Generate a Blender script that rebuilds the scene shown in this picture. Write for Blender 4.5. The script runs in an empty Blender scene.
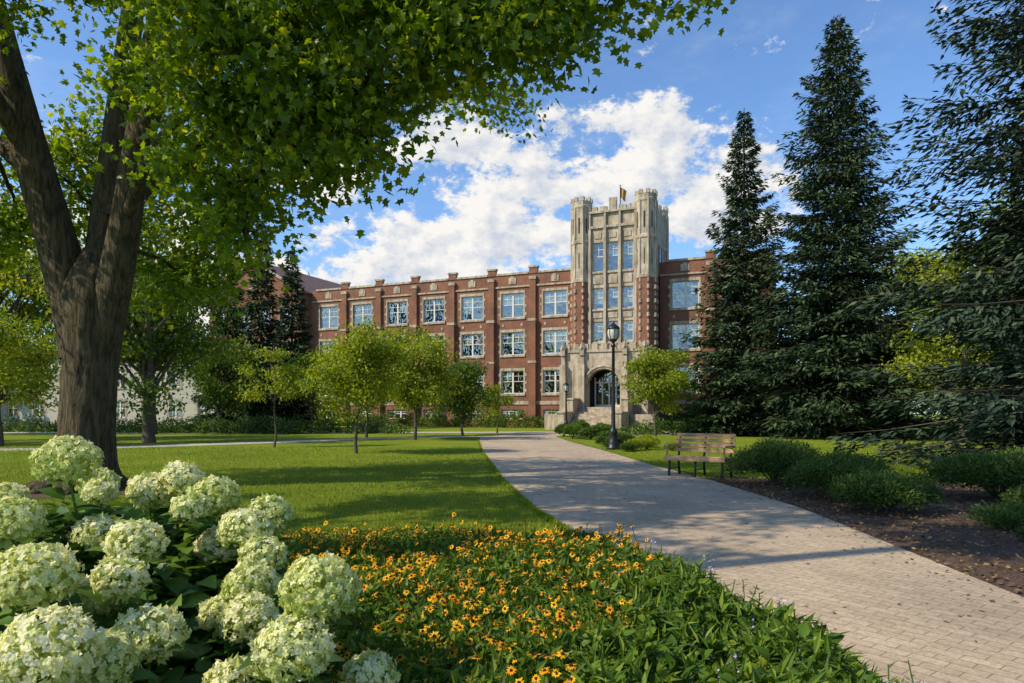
import bpy, math, numpy as np
from mathutils import Vector
R = np.random.default_rng(7)
scene = bpy.context.scene
pi = math.pi

# ------------------------------------------------------------------ mesh builder
class MB:
    def __init__(s): s.V=[]; s.C=[]; s.n=0
    def add(s, V, F, mat=0, rnd=None, smooth=False):
        V=np.asarray(V,float).reshape(-1,3); F=np.asarray(F,int)
        if len(F)==0: return
        if rnd is None: rnd=np.full(len(V),.5)
        elif np.isscalar(rnd): rnd=np.full(len(V),float(rnd))
        s.V.append((V,rnd)); s.C.append((F+s.n,mat,smooth)); s.n+=len(V)
    def box(s,x0,x1,y0,y1,z0,z1,mat=0,rnd=.5):
        V=[(x0,y0,z0),(x1,y0,z0),(x1,y1,z0),(x0,y1,z0),(x0,y0,z1),(x1,y0,z1),(x1,y1,z1),(x0,y1,z1)]
        F=[(0,3,2,1),(4,5,6,7),(0,1,5,4),(1,2,6,5),(2,3,7,6),(3,0,4,7)]
        s.add(V,F,mat,rnd)
    def build(s,name,mats,parent=None):
        me=bpy.data.meshes.new(name)
        V=np.concatenate([v for v,_ in s.V]); rn=np.concatenate([r for _,r in s.V])
        lv=np.concatenate([f.ravel() for f,_,_ in s.C])
        tot=np.concatenate([np.full(len(f),f.shape[1]) for f,_,_ in s.C])
        st=np.concatenate([[0],np.cumsum(tot)[:-1]])
        mi=np.concatenate([np.full(len(f),m) for f,m,_ in s.C])
        sm=np.concatenate([np.full(len(f),k) for f,_,k in s.C])
        me.vertices.add(len(V)); me.vertices.foreach_set('co',V.astype(np.float32).ravel())
        me.loops.add(len(lv)); me.loops.foreach_set('vertex_index',lv.astype(np.int32))
        me.polygons.add(len(tot)); me.polygons.foreach_set('loop_start',st.astype(np.int32))
        me.polygons.foreach_set('material_index',mi.astype(np.int32))
        me.polygons.foreach_set('use_smooth',sm.astype(bool))
        me.update(calc_edges=True)
        a=me.attributes.new('rnd','FLOAT','POINT'); a.data.foreach_set('value',rn.astype(np.float32))
        for m in mats: me.materials.append(m)
        ob=bpy.data.objects.new(name,me); scene.collection.objects.link(ob)
        if parent: ob.parent=parent
        return ob

def unit(a): return a/np.maximum(np.linalg.norm(a,axis=-1,keepdims=True),1e-9)
def inst(b,T,F,pos,nrm,tan,size,mat=0,rnd=None,smooth=False):
    """place template T (x along tan, z along nrm) at every pos"""
    T=np.asarray(T,float);F=np.asarray(F,int); n=len(pos)
    if n==0: return
    t=unit(tan); nn=unit(nrm-(nrm*t).sum(1,keepdims=True)*t); bb=np.cross(nn,t)
    size=np.broadcast_to(np.asarray(size,float),(n,))
    P=(T[None,:,0,None]*t[:,None]+T[None,:,1,None]*bb[:,None]+T[None,:,2,None]*nn[:,None])*size[:,None,None]+pos[:,None]
    FF=F[None]+(np.arange(n)*len(T))[:,None,None]
    if rnd is None: rnd=R.random(n)
    b.add(P.reshape(-1,3),FF.reshape(-1,F.shape[1]),mat,np.repeat(rnd,len(T)),smooth)
def tube(b,P,r,sides=8,mat=0,rough=0.0,rnd=.5):
    P=np.asarray(P,float); r=np.broadcast_to(np.asarray(r,float),(len(P),))
    t=unit(np.gradient(P,axis=0)); ref=np.array([0.,1,0]) if abs(t[:,1]).mean()<.8 else np.array([1.,0,0])
    a=unit(np.cross(t,ref)); c=np.cross(t,a)
    th=np.linspace(0,2*pi,sides,endpoint=False)
    rr=np.repeat(r[:,None],sides,1)
    if rough>0:
        k=np.arange(len(P))[:,None]*.35
        rr=rr*(1+rough*(np.sin(7*th+k*.6)*.5+np.sin(13*th-k*.9)*.5+np.sin(3*th+k*.4)*.6+np.sin(23*th+k*1.7)*.3)+R.normal(0,rough*.22,rr.shape))
    V=P[:,None]+rr[...,None]*(np.cos(th)[None,:,None]*a[:,None]+np.sin(th)[None,:,None]*c[:,None])
    n=len(P); i=np.arange(n-1)[:,None]*sides; j=np.arange(sides)[None]; j2=(j+1)%sides
    F=np.stack([i+j,i+j2,i+sides+j2,i+sides+j],-1).reshape(-1,4)
    b.add(V.reshape(-1,3),F,mat,rnd,True)
def curve(p0,p1,n=6,sag=0.,wob=0.):
    s=np.linspace(0,1,n)[:,None]; p0=np.array(p0,float);p1=np.array(p1,float)
    P=p0+(p1-p0)*s; P[:,2]+=sag*4*(s*(1-s))[:,0]
    if wob: P[1:-1]+=R.normal(0,wob,(n-2,3))
    return P
def lathe(b,prof,cx,cy,z0=0,sides=16,mat=0,smooth=True):
    th=np.linspace(0,2*pi,sides,endpoint=False)+(pi/8 if sides==8 else 0); pr=np.array(prof,float)
    V=np.stack([cx+pr[:,0,None]*np.cos(th),cy+pr[:,0,None]*np.sin(th),z0+np.repeat(pr[:,1,None],sides,1)],-1)
    n=len(pr); i=np.arange(n-1)[:,None]*sides; j=np.arange(sides)[None]; j2=(j+1)%sides
    F=np.stack([i+j,i+j2,i+sides+j2,i+sides+j],-1).reshape(-1,4)
    b.add(V.reshape(-1,3),F,mat,.5,smooth)
def rdir(n): return unit(R.normal(size=(n,3)))

# templates
LEAF=([(0,0,0),(.45,-.3,.07),(1,0,-.03),(.45,.3,.07)],[(0,1,2,3)])
LANCE=([(0,0,0),(.4,-.1,.03),(1,0,-.1),(.4,.1,.03)],[(0,1,2,3)])
_o=[(0,0),(.1,-.42),(.38,-.28),(.55,-.58),(.66,-.2),(1,0),(.66,.2),(.55,.58),(.38,.28),(.1,.42)]
MAPLE=([(.38,0,.05)]+[(x,y,-abs(y)*.15-.06*x) for x,y in _o],[(0,i+1,(i+1)%10+1) for i in range(10)])
OV=[];OF=[]
for i,(x,w,z) in enumerate([(0,.03,0),(.2,.26,.04),(.45,.34,.05),(.75,.2,.0),(1,.01,-.1)]):
    OV+=[(x,-w,z+w*.25),(x,0,z),(x,w,z+w*.25)]
for i in range(4):
    a=i*3; OF+=[(a,a+3,a+4,a+1),(a+1,a+4,a+5,a+2)]
OVATE=(OV,OF)

# ------------------------------------------------------------------ materials
def newmat(name):
    m=bpy.data.materials.new(name); m.use_nodes=True; nt=m.node_tree
    return m,nt,nt.nodes['Principled BSDF']
def N(nt,t,**k):
    n=nt.nodes.new(t)
    for a,v in k.items(): setattr(n,a,v)
    return n
def ramp(nt,fac,stops):
    r=N(nt,'ShaderNodeValToRGB'); e=r.color_ramp.elements
    while len(e)<len(stops): e.new(.5)
    for x,(p,c) in zip(e,stops): x.position=p; x.color=(*c,1)
    nt.links.new(fac,r.inputs['Fac']); return r.outputs['Color']
def noise(nt,vec,scale,detail=4,rough=.55):
    n=N(nt,'ShaderNodeTexNoise'); n.inputs['Scale'].default_value=scale; n.inputs['Detail'].default_value=detail; n.inputs['Roughness'].default_value=rough
    if vec is not None: nt.links.new(vec,n.inputs['Vector'])
    return n.outputs['Fac']
def mixc(nt,fac,a,b,mode='MIX'):
    m=N(nt,'ShaderNodeMix',data_type='RGBA',blend_type=mode)
    for s,v in ((m.inputs[0],fac),(m.inputs[6],a),(m.inputs[7],b)):
        if isinstance(v,(int,float)): s.default_value=v
        elif isinstance(v,tuple): s.default_value=(*v,1) if len(v)==3 else v
        else: nt.links.new(v,s)
    return m.outputs[2]
def mth(nt,op,a,b=0.,c=0.,clamp=False):
    m=N(nt,'ShaderNodeMath',operation=op,use_clamp=clamp)
    for s,v in zip(m.inputs,(a,b,c)):
        if isinstance(v,(int,float)): s.default_value=v
        else: nt.links.new(v,s)
    return m.outputs[0]
def bump(nt,bs,h,strength=.4,dist=.02):
    b=N(nt,'ShaderNodeBump'); b.inputs['Strength'].default_value=strength; b.inputs['Distance'].default_value=dist
    nt.links.new(h,b.inputs['Height']); nt.links.new(b.outputs[0],bs.inputs['Normal'])
def ocoord(nt): return N(nt,'ShaderNodeTexCoord').outputs['Object']
def leafmat(name,stops,trans=.35,rough=.5,spec=.3,tint=(1.25,1.2,.45),big=.5):
    m,nt,bs=newmat(name)
    at=N(nt,'ShaderNodeAttribute',attribute_name='rnd')
    col=ramp(nt,at.outputs['Fac'],stops)
    nt.links.new(col,bs.inputs['Base Color']); bs.inputs['Roughness'].default_value=rough
    bs.inputs['Specular IOR Level'].default_value=spec
    if trans>0:
        tr=N(nt,'ShaderNodeBsdfTranslucent'); nt.links.new(mixc(nt,1.,col,tint,'MULTIPLY'),tr.inputs['Color'])
        mx=N(nt,'ShaderNodeMixShader'); mx.inputs[0].default_value=trans
        nt.links.new(bs.outputs[0],mx.inputs[1]); nt.links.new(tr.outputs[0],mx.inputs[2])
        nt.links.new(mx.outputs[0],nt.nodes['Material Output'].inputs['Surface'])
    return m
def simple(name,col,rough=.6,metal=0.,var=.15,scale=6,bmp=.1):
    m,nt,bs=newmat(name); o=ocoord(nt); nz=noise(nt,o,scale)
    c=ramp(nt,nz,[(.25,tuple(x*(1-var) for x in col)),(.75,tuple(min(1,x*(1+var)) for x in col))])
    nt.links.new(c,bs.inputs['Base Color']); bs.inputs['Roughness'].default_value=rough; bs.inputs['Metallic'].default_value=metal
    if bmp: bump(nt,bs,noise(nt,o,scale*8),bmp,.01)
    return m

M_maple=leafmat('maple_leaf',[(0,(.05,.11,.010)),(.5,(.13,.215,.014)),(.85,(.22,.295,.020)),(1,(.32,.36,.03))],.55,.4,.4,(2.0,1.75,.3))
M_green=leafmat('tree_leaf',[(0,(.04,.088,.012)),(.6,(.11,.18,.018)),(1,(.25,.30,.028))],.4)
M_lime=leafmat('young_tree_leaf',[(0,(.11,.175,.015)),(.6,(.27,.335,.022)),(1,(.46,.45,.04))],.42,tint=(1.4,1.3,.35))
M_far=leafmat('distant_leaf',[(0,(.03,.07,.02)),(.6,(.09,.15,.025)),(1,(.18,.22,.04))],0)
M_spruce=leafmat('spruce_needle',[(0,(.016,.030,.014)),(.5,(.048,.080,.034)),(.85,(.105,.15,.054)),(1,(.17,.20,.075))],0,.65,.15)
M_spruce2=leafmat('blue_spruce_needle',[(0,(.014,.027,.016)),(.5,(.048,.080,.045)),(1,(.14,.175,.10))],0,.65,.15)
M_yew=leafmat('shrub_leaf',[(0,(.025,.06,.012)),(.6,(.08,.14,.022)),(1,(.17,.23,.035))],.3)
M_hleaf=leafmat('hydrangea_leaf',[(0,(.04,.09,.016)),(.6,(.085,.175,.024)),(1,(.18,.28,.042))],.3,.45,.3)
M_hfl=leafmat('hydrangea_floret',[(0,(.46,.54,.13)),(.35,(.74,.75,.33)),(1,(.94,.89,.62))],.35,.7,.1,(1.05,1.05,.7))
M_bedleaf=leafmat('bed_leaf',[(0,(.045,.095,.010)),(.6,(.105,.195,.020)),(1,(.24,.31,.035))],.38,.5,.25)
M_petal=leafmat('yellow_petal',[(0,(.74,.27,.010)),(.5,(.90,.42,.015)),(1,(.95,.56,.03))],.25,.6,.1,(1.05,.95,.4))
M_lav=leafmat('lavender_petal',[(0,(.35,.30,.55)),(1,(.6,.52,.75))],0,.6,.1)
M_cone=simple('flower_cone',(.035,.015,.01),.9)
M_grassb=leafmat('grass_blade',[(0,(.085,.145,.008)),(.6,(.21,.28,.014)),(1,(.38,.41,.035))],.3,.5,.2)
# bark
def barkmat(name,c0,c1,sc=6):
    m,nt,bs=newmat(name); o=ocoord(nt)
    mp=N(nt,'ShaderNodeMapping'); mp.inputs['Scale'].default_value=(sc,sc,sc*.16); nt.links.new(o,mp.inputs['Vector'])
    n1=noise(nt,mp.outputs[0],2.2,8,.65); n2=noise(nt,o,1.3,3)
    c=ramp(nt,n1,[(.40,c0),(.60,c1)])
    c=mixc(nt,mth(nt,'MULTIPLY',n2,.5),c,(.10,.095,.03))
    nt.links.new(c,bs.inputs['Base Color']); bs.inputs['Roughness'].default_value=.95
    bump(nt,bs,n1,1.,.2); return m
M_bark=barkmat('maple_bark',(.024,.015,.008),(.18,.12,.065))
M_bark2=simple('tree_bark',(.09,.07,.05),.95,0,.4,5,0)
# lawn
M_lawn,nt,bs=newmat('lawn'); o=ocoord(nt)
c=ramp(nt,noise(nt,o,.35,5),[(.35,(.125,.20,.010)),(.65,(.29,.345,.024))])
c=mixc(nt,ramp(nt,noise(nt,o,22,5,.7),[(.35,(0,0,0)),(.65,(1,1,1))]),c,(.30,.335,.03))
c=mixc(nt,ramp(nt,noise(nt,o,90,3,.7),[(.42,(0,0,0)),(.6,(.7,.7,.7))]),c,(.07,.12,.008))
nt.links.new(c,bs.inputs['Base Color']); bs.inputs['Roughness'].default_value=.9; bs.inputs['Specular IOR Level'].default_value=.1
bump(nt,bs,noise(nt,o,60,4,.7),.9,.05)
# path pavers
M_path,nt,bs=newmat('path_pavers'); o=ocoord(nt)
mp=N(nt,'ShaderNodeMapping'); mp.inputs['Rotation'].default_value=(0,0,math.radians(52)); nt.links.new(o,mp.inputs['Vector'])
br=N(nt,'ShaderNodeTexBrick'); nt.links.new(mp.outputs[0],br.inputs['Vector'])
br.inputs['Color1'].default_value=(.58,.455,.315,1); br.inputs['Color2'].default_value=(.48,.375,.26,1); br.inputs['Mortar'].default_value=(.28,.215,.15,1)
br.inputs['Scale'].default_value=1; br.inputs['Brick Width'].default_value=.24; br.inputs['Row Height'].default_value=.12; br.inputs['Mortar Size'].default_value=.005
c=mixc(nt,1.,br.outputs['Color'],ramp(nt,noise(nt,o,.6,5),[(.3,(.74,.73,.72)),(.7,(1.12,1.1,1.06))]),'MULTIPLY')
c=mixc(nt,1.,c,ramp(nt,noise(nt,o,30,5,.7),[(.3,(.66,.64,.62)),(.65,(1.1,1.1,1.1))]),'MULTIPLY')
nt.links.new(c,bs.inputs['Base Color']); bs.inputs['Roughness'].default_value=.85
bump(nt,bs,mth(nt,'ADD',mth(nt,'MULTIPLY',br.outputs['Fac'],-1.),mth(nt,'MULTIPLY',noise(nt,o,80),.5)),.5,.01)
M_conc=simple('concrete',(.46,.42,.35),.9,0,.15,1.5)
# mulch
M_mulch,nt,bs=newmat('mulch_soil'); o=ocoord(nt)
c=ramp(nt,noise(nt,o,14,8,.75),[(.3,(.045,.026,.014)),(.5,(.12,.07,.04)),(.7,(.22,.145,.085))])
nt.links.new(c,bs.inputs['Base Color']); bs.inputs['Roughness'].default_value=.95; bump(nt,bs,noise(nt,o,25,6,.7),1.,.06)
M_chip=leafmat('leaf_litter',[(0,(.06,.032,.016)),(.5,(.15,.09,.05)),(.9,(.30,.19,.09)),(1,(.34,.27,.08))],0,.8,.1)
# brick / stone / glass
def brickmat(name,c1,c2,mort):
    m,nt,bs=newmat(name); o=ocoord(nt); s=N(nt,'ShaderNodeSeparateXYZ'); nt.links.new(o,s.inputs[0])
    cb=N(nt,'ShaderNodeCombineXYZ'); nt.links.new(mth(nt,'ADD',s.outputs[0],s.outputs[1]),cb.inputs[0]); nt.links.new(s.outputs[2],cb.inputs[1])
    br=N(nt,'ShaderNodeTexBrick'); nt.links.new(cb.outputs[0],br.inputs['Vector'])
    br.inputs['Color1'].default_value=(*c1,1);br.inputs['Color2'].default_value=(*c2,1);br.inputs['Mortar'].default_value=(*mort,1)
    br.inputs['Scale'].default_value=1;br.inputs['Brick Width'].default_value=.3;br.inputs['Row Height'].default_value=.1;br.inputs['Mortar Size'].default_value=.009
    c=mixc(nt,1.,br.outputs['Color'],ramp(nt,noise(nt,o,.5,6,.65),[(.3,(.62,.63,.66)),(.7,(1.35,1.25,1.12))]),'MULTIPLY')
    nt.links.new(c,bs.inputs['Base Color']); bs.inputs['Roughness'].default_value=.9; return m
M_brick=brickmat('red_brick',(.235,.088,.047),(.165,.062,.036),(.24,.165,.115))
M_stone,nt,bs=newmat('limestone'); o=ocoord(nt)
c=ramp(nt,noise(nt,o,1.2,7,.7),[(.3,(.31,.25,.175)),(.55,(.50,.42,.31)),(.75,(.60,.52,.39))])
mp=N(nt,'ShaderNodeMapping'); mp.inputs['Scale'].default_value=(3,3,.35); nt.links.new(o,mp.inputs['Vector'])
c=mixc(nt,1.,c,ramp(nt,noise(nt,mp.outputs[0],1,5),[(.35,(.58,.56,.54)),(.6,(1,1,1))]),'MULTIPLY')
nt.links.new(c,bs.inputs['Base Color']); bs.inputs['Roughness'].default_value=.9; bump(nt,bs,noise(nt,o,5,6),.5,.05)
M_glass,nt,bs=newmat('window_glass')
gl=N(nt,'ShaderNodeBsdfGlossy'); gl.inputs['Roughness'].default_value=.03; gl.inputs['Color'].default_value=(.82,.86,.84,1)
tr=N(nt,'ShaderNodeBsdfTransparent'); tr.inputs['Color'].default_value=(.6,.68,.7,1)
mx=N(nt,'ShaderNodeMixShader'); mx.inputs[0].default_value=.24
o=ocoord(nt); bmp=N(nt,'ShaderNodeBump'); bmp.inputs['Strength'].default_value=.6; bmp.inputs['Distance'].default_value=.14
nt.links.new(noise(nt,o,.9,2),bmp.inputs['Height']); nt.links.new(bmp.outputs[0],gl.inputs['Normal'])
nt.links.new(tr.outputs[0],mx.inputs[1]); nt.links.new(gl.outputs[0],mx.inputs[2]); nt.links.new(mx.outputs[0],nt.nodes['Material Output'].inputs['Surface'])
M_frame=simple('window_frame',(.66,.62,.54),.5,0,.1,3,0)
M_blind=simple('window_blind',(.45,.45,.40),.8,0,.3,.7,0)
M_dark=simple('dark_interior',(.03,.032,.035),.9,0,.2,2,0)
M_roof=simple('roof_slate',(.16,.09,.07),.8,0,.3,2,.2)
M_black=simple('black_iron',(.018,.02,.02),.4,.3,.2,8,.05)
M_lglass=simple('lamp_glass',(.55,.55,.50),.25,0,.05,3,0)
M_wood,nt,bs=newmat('bench_wood'); o=ocoord(nt)
mp=N(nt,'ShaderNodeMapping'); mp.inputs['Scale'].default_value=(2,30,30); nt.links.new(o,mp.inputs['Vector'])
nt.links.new(ramp(nt,noise(nt,mp.outputs[0],1,5),[(.3,(.26,.14,.07)),(.7,(.56,.34,.19))]),bs.inputs['Base Color']); bs.inputs['Roughness'].default_value=.7

# ------------------------------------------------------------------ camera, sun, sky
cam=bpy.data.cameras.new('camera'); co=bpy.data.objects.new('camera',cam); scene.collection.objects.link(co)
cam.lens=24; cam.sensor_width=36; cam.shift_y=.069; cam.clip_end=3000; cam.clip_start=.05
co.location=(0,0,1.7); co.rotation_euler=(pi/2,0,0); scene.camera=co
sv=np.array([-.84,-.36]); sv/=np.linalg.norm(sv); EL=math.radians(40)
S=Vector((sv[0]*math.cos(EL),sv[1]*math.cos(EL),math.sin(EL)))
sl=bpy.data.lights.new('sun','SUN'); sl.energy=5.0; sl.angle=math.radians(.5); sl.color=(1,.89,.69)
so=bpy.data.objects.new('sun',sl); so.rotation_euler=(-S).to_track_quat('-Z','Y').to_euler(); so.location=(-20,-20,40); scene.collection.objects.link(so)
w=bpy.data.worlds.new('World'); scene.world=w; w.use_nodes=True; nt=w.node_tree; bg=nt.nodes['Background']; bg.inputs['Strength'].default_value=.135
sky=N(nt,'ShaderNodeTexSky',sky_type='NISHITA'); sky.sun_disc=False; sky.sun_elevation=EL; sky.sun_rotation=math.atan2(S.x,S.y); sky.air_density=1.0; sky.dust_density=.5; sky.ozone_density=2.0
d=N(nt,'ShaderNodeTexCoord').outputs['Generated']
def vm(op,a,b):
    v=N(nt,'ShaderNodeVectorMath',operation=op)
    for s_,x in zip(v.inputs,(a,b)):
        if isinstance(x,tuple): s_.default_value=x
        else: nt.links.new(x,s_)
    return v
mask=None
for (cx,cz,rad,sz) in [(.16,.34,.20,1.6),(.02,.27,.20,1.8),(-.12,.22,.18,2.2),(.29,.32,.13,1.5),(-.09,.385,.10,1.7),(-.28,.34,.08,1.8),(-.05,.17,.34,4.0),(-.45,.18,.2,2.),(-1.2,.35,.4,2)]:
    c=Vector((cx,1,cz)).normalized()
    v=vm('MULTIPLY',vm('SUBTRACT',d,tuple(c)).outputs[0],(1,1,sz))
    l=N(nt,'ShaderNodeVectorMath',operation='LENGTH'); nt.links.new(v.outputs[0],l.inputs[0])
    k=mth(nt,'SUBTRACT',1.,mth(nt,'DIVIDE',l.outputs['Value'],rad),clamp=True)
    mask=k if mask is None else mth(nt,'MAXIMUM',mask,k)
dz=vm('MULTIPLY',d,(1,1,1.6)).outputs[0]
n1=noise(nt,dz,13,7,.68); n3=noise(nt,vm('ADD',dz,(-.014,.0,.022)).outputs[0],13,4,.6); n4=noise(nt,dz,5,1,.5)
den=mth(nt,'ADD',mth(nt,'MULTIPLY',mth(nt,'SUBTRACT',n1,.5),1.45),mth(nt,'MULTIPLY',mth(nt,'POWER',mask,.55),.42))
alpha=N(nt,'ShaderNodeMapRange',interpolation_type='SMOOTHSTEP'); nt.links.new(den,alpha.inputs[0]); alpha.inputs[1].default_value=.13; alpha.inputs[2].default_value=.30
wisp=N(nt,'ShaderNodeMapRange',interpolation_type='SMOOTHSTEP'); nt.links.new(noise(nt,vm('MULTIPLY',d,(3,2,7)).outputs[0],2.3,5,.65),wisp.inputs[0]); wisp.inputs[1].default_value=.48; wisp.inputs[2].default_value=.9; wisp.inputs[4].default_value=.35
shade=N(nt,'ShaderNodeMapRange'); nt.links.new(mth(nt,'ADD',mth(nt,'SUBTRACT',n3,n1),mth(nt,'MULTIPLY',mth(nt,'SUBTRACT',n4,.5),.35)),shade.inputs[0]); shade.inputs[1].default_value=-.08; shade.inputs[2].default_value=.17
ccol=mixc(nt,shade.outputs[0],(7.2,7.0,6.7),(4.5,4.9,5.6))
skyc=mixc(nt,1.,sky.outputs[0],(1.05,1.30,1.56),'MULTIPLY')
c0=mixc(nt,wisp.outputs[0],skyc,(4.9,5.5,6.4))
c1=mixc(nt,alpha.outputs[0],c0,ccol)
nt.links.new(c1,bg.inputs['Color'])
scene.view_settings.view_transform='Standard'; scene.view_settings.look='None'; scene.view_settings.exposure=0

# ------------------------------------------------------------------ ground
PY=np.array([-4,4.28,6,8.7,12,17,22,30,40,47,52,57,62.5])
XL=np.array([2.4,2.1,1.65,1.05,.40,-.2,-.6,-1.3,-1.9,-2.2,-.6,3.0,5.0])
XR=np.array([4.2,4.5,4.65,4.85,5.1,4.95,4.5,4.05,3.3,3.0,4.2,7.0,9.2])
def xl(y): return np.interp(y,PY,XL)
def xr(y): return np.interp(y,PY,XR)
b=MB(); g=np.linspace(-700,700,29); X,Y=np.meshgrid(g,g); V=np.stack([X,Y,0*X],-1).reshape(-1,3)
i=np.arange(28)[:,None]*29; j=np.arange(28)[None]; b.add(V,np.stack([i+j,i+j+1,i+j+30,i+j+29],-1).reshape(-1,4)); b.build('ground',[M_lawn])
def strip(name,L,Rr,z,mat):
    b=MB(); n=len(L); V=[]
    for l,r in zip(L,Rr): V+=[(l[0],l[1],z),(r[0],r[1],z)]
    b.add(V,[(2*k,2*k+1,2*k+3,2*k+2) for k in range(n-1)]); return b.build(name,[mat])
yy=np.concatenate([np.linspace(-4,20,50),np.linspace(20.5,62.5,60)])
strip('path',[(xl(y),y) for y in yy],[(xr(y),y) for y in yy],.012,M_path)
def cline(pts,w):
    P=np.array(pts,float); t=np.gradient(P,axis=0); t/=np.linalg.norm(t,axis=1)[:,None]; nn=np.stack([-t[:,1],t[:,0]],1)
    return P+nn*w/2,P-nn*w/2
L,Rr=cline([(-60,24),(-30,28.5),(-20,32),(-14,38),(-9,44),(-4,47.5),(0,48.5)],2.2); strip('side_path',L,Rr,.008,M_conc)
L,Rr=cline([(4,51),(14,50),(30,46),(60,40)],2.0); strip('side_path',L,Rr,.008,M_conc)
L,Rr=cline([(-60,57),(-20,57),(2,58),(20,55),(60,48)],3.0); strip('side_path',L,Rr,.004,M_conc)
# mulch beds
def mulchright(y): return np.interp(y,[-4,14,16,17.5],[32,32,12,6.2])
MY=np.linspace(-4,17.5,40)
strip('mulch_bed',[(xr(y)+.02,y) for y in MY],[(mulchright(y),y) for y in MY],.006,M_mulch)
BY=np.linspace(-3,8.6,30)
def bedleft(y): return np.interp(y,[-3,5.0,6.5,7.6,8.6],[-9,-8,-4.6,-2.8,.4])
strip('flower_bed_soil',[(bedleft(y),y) for y in BY],[(xl(y)-.03,y) for y in BY],.006,M_mulch)
b=MB(); th=np.linspace(0,2*pi,48,endpoint=False); rr=1.7+.2*np.sin(th*5)+.1*np.sin(th*11)
V=[(-9.4,15,.03)]+[(-9.4+r*math.cos(t),15+r*math.sin(t),.006) for r,t in zip(rr,th)]
b.add(V,[(0,k+1,(k+1)%48+1) for k in range(48)]); b.build('tree_mulch_ring',[M_mulch])
# litter
b=MB(); n=16000; y=R.uniform(1,17.3,n); x=xr(y)+R.random(n)**1.3*11; k=(x<mulchright(y)); x=x[k];y=y[k]; n=len(x)
pos=np.stack([x,y,R.uniform(.01,.05,n)],1); inst(b,*LEAF,pos,rdir(n)*.8+[0,0,1],rdir(n)*[1,1,.2],R.uniform(.025,.085,n),0)
n=900; y=R.uniform(4,40,n); e=R.random(n)<.6; x=np.where(e,xr(y)-np.abs(R.normal(0,.35,n)),xl(y)+R.random(n)*4.5)
pos=np.stack([x,y,np.full(n,.02)],1); inst(b,*LEAF,pos,rdir(n)*.3+[0,0,1],rdir(n)*[1,1,.1],R.uniform(.03,.07,n),0)
b.build('leaf_litter',[M_chip])
# grass
b=MB(); n=170000
y=7.0+26*R.random(n)**1.6; x=R.uniform(-.8,.72,n)*(y+1)
k=((x<xl(y)-.02)&((x<bedleft(np.minimum(y,8.6)))|(y>8.6)))|((x>xr(y)+.02)&(y>17.5))
k|=((x>xr(y)+.02)&(x>mulchright(y)))
k&=((x+9.4)**2+(y-15)**2>2.7)
x=x[k];y=y[k];n=len(x)
pos=np.stack([x,y,np.zeros(n)],1); tn=rdir(n)*[.55,.55,.1]+[0,0,1]
gr=np.clip(R.random(n)*.7+.15+.22*np.sin(x*.9+np.sin(y*.7)*2)*np.sin(y*.8+x*.3),0,1)
inst(b,[(0,-.09,0),(0,.09,0),(1,0,0)],[(0,1,2)],pos,rdir(n)*[1,1,.1],tn,R.uniform(.03,.065,n)*(1+y/60),0,gr)
n=14000; y=7.6+35*R.random(n)**1.7; sd=R.random(n)<.5; sd|=(y<17.5); x=np.where(sd,xl(y)-.05+R.normal(0,.03,n),xr(y)+.05+R.normal(0,.03,n))
pos=np.stack([x,y,np.zeros(n)],1); inst(b,[(0,-.08,0),(0,.08,0),(1,0,0)],[(0,1,2)],pos,rdir(n)*[1,1,.1],rdir(n)*[.8,.8,.1]+[0,0,1],R.uniform(.05,.10,n),0)
b.build('grass',[M_grassb])

# ------------------------------------------------------------------ big maple
def leaf_cloud(b,c,sig,n,size,tpl,mat,bright=0.,droop=.3):
    pos=c+R.normal(size=(n,3))*sig
    nrm=rdir(n)*.8+[0,0,.6]; tn=rdir(n)+[0,0,-droop]
    inst(b,*tpl,pos,nrm,tn,R.uniform(.7,1.25,n)*size,mat,np.clip(R.random(n)*.75+bright,0,1))
def crown(b,lobes,nodes,tpl,lsz=.15,nmin=36,nmax=66,sg=.36,fill=12):
    for lx,ly,lz,rad,nc in lobes:
        c=np.array([lx,ly,lz]); a=nodes[np.argmin(((nodes-c)**2).sum(1)+.3*np.maximum(nodes[:,2]-lz,0))]
        tube(b,curve(a,c,7,.15,.06),np.linspace(.065,.028,7),8,0)
        dd=rdir(nc)*(rad*R.random((nc,1))**.45)*[1.,1.,.72]
        for q in c+dd:
            q=q+[0,0,-.1]
            P=curve(c+(q-c)*R.uniform(0,.3),q,5,.08,.04); tube(b,P,np.linspace(.022,.006,5),4,0)
            n=int(R.uniform(nmin,nmax)); leaf_cloud(b,q,np.array([sg,sg,sg*.6]),n,lsz,tpl,1,R.uniform(-.1,.35),.5)
            leaf_cloud(b,(q+c)/2,np.array([.35,.35,.2]),fill,lsz,tpl,1,-.05,.5)
def limb(b,pts,rr,nodes,sides=24):
    pts=np.array(pts,float);s=np.linspace(0,1,len(pts));q=np.linspace(0,1,30)
    co_=[np.polyfit(s,pts[:,k],min(3,len(pts)-1)) for k in range(3)]
    P=np.stack([np.polyval(c,q) for c in co_],1); P+=(pts[0]-P[0])*(1-q)[:,None]**2
    tube(b,P,np.interp(q,s,rr),sides,0,.035); nodes.append(P[5:])
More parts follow.
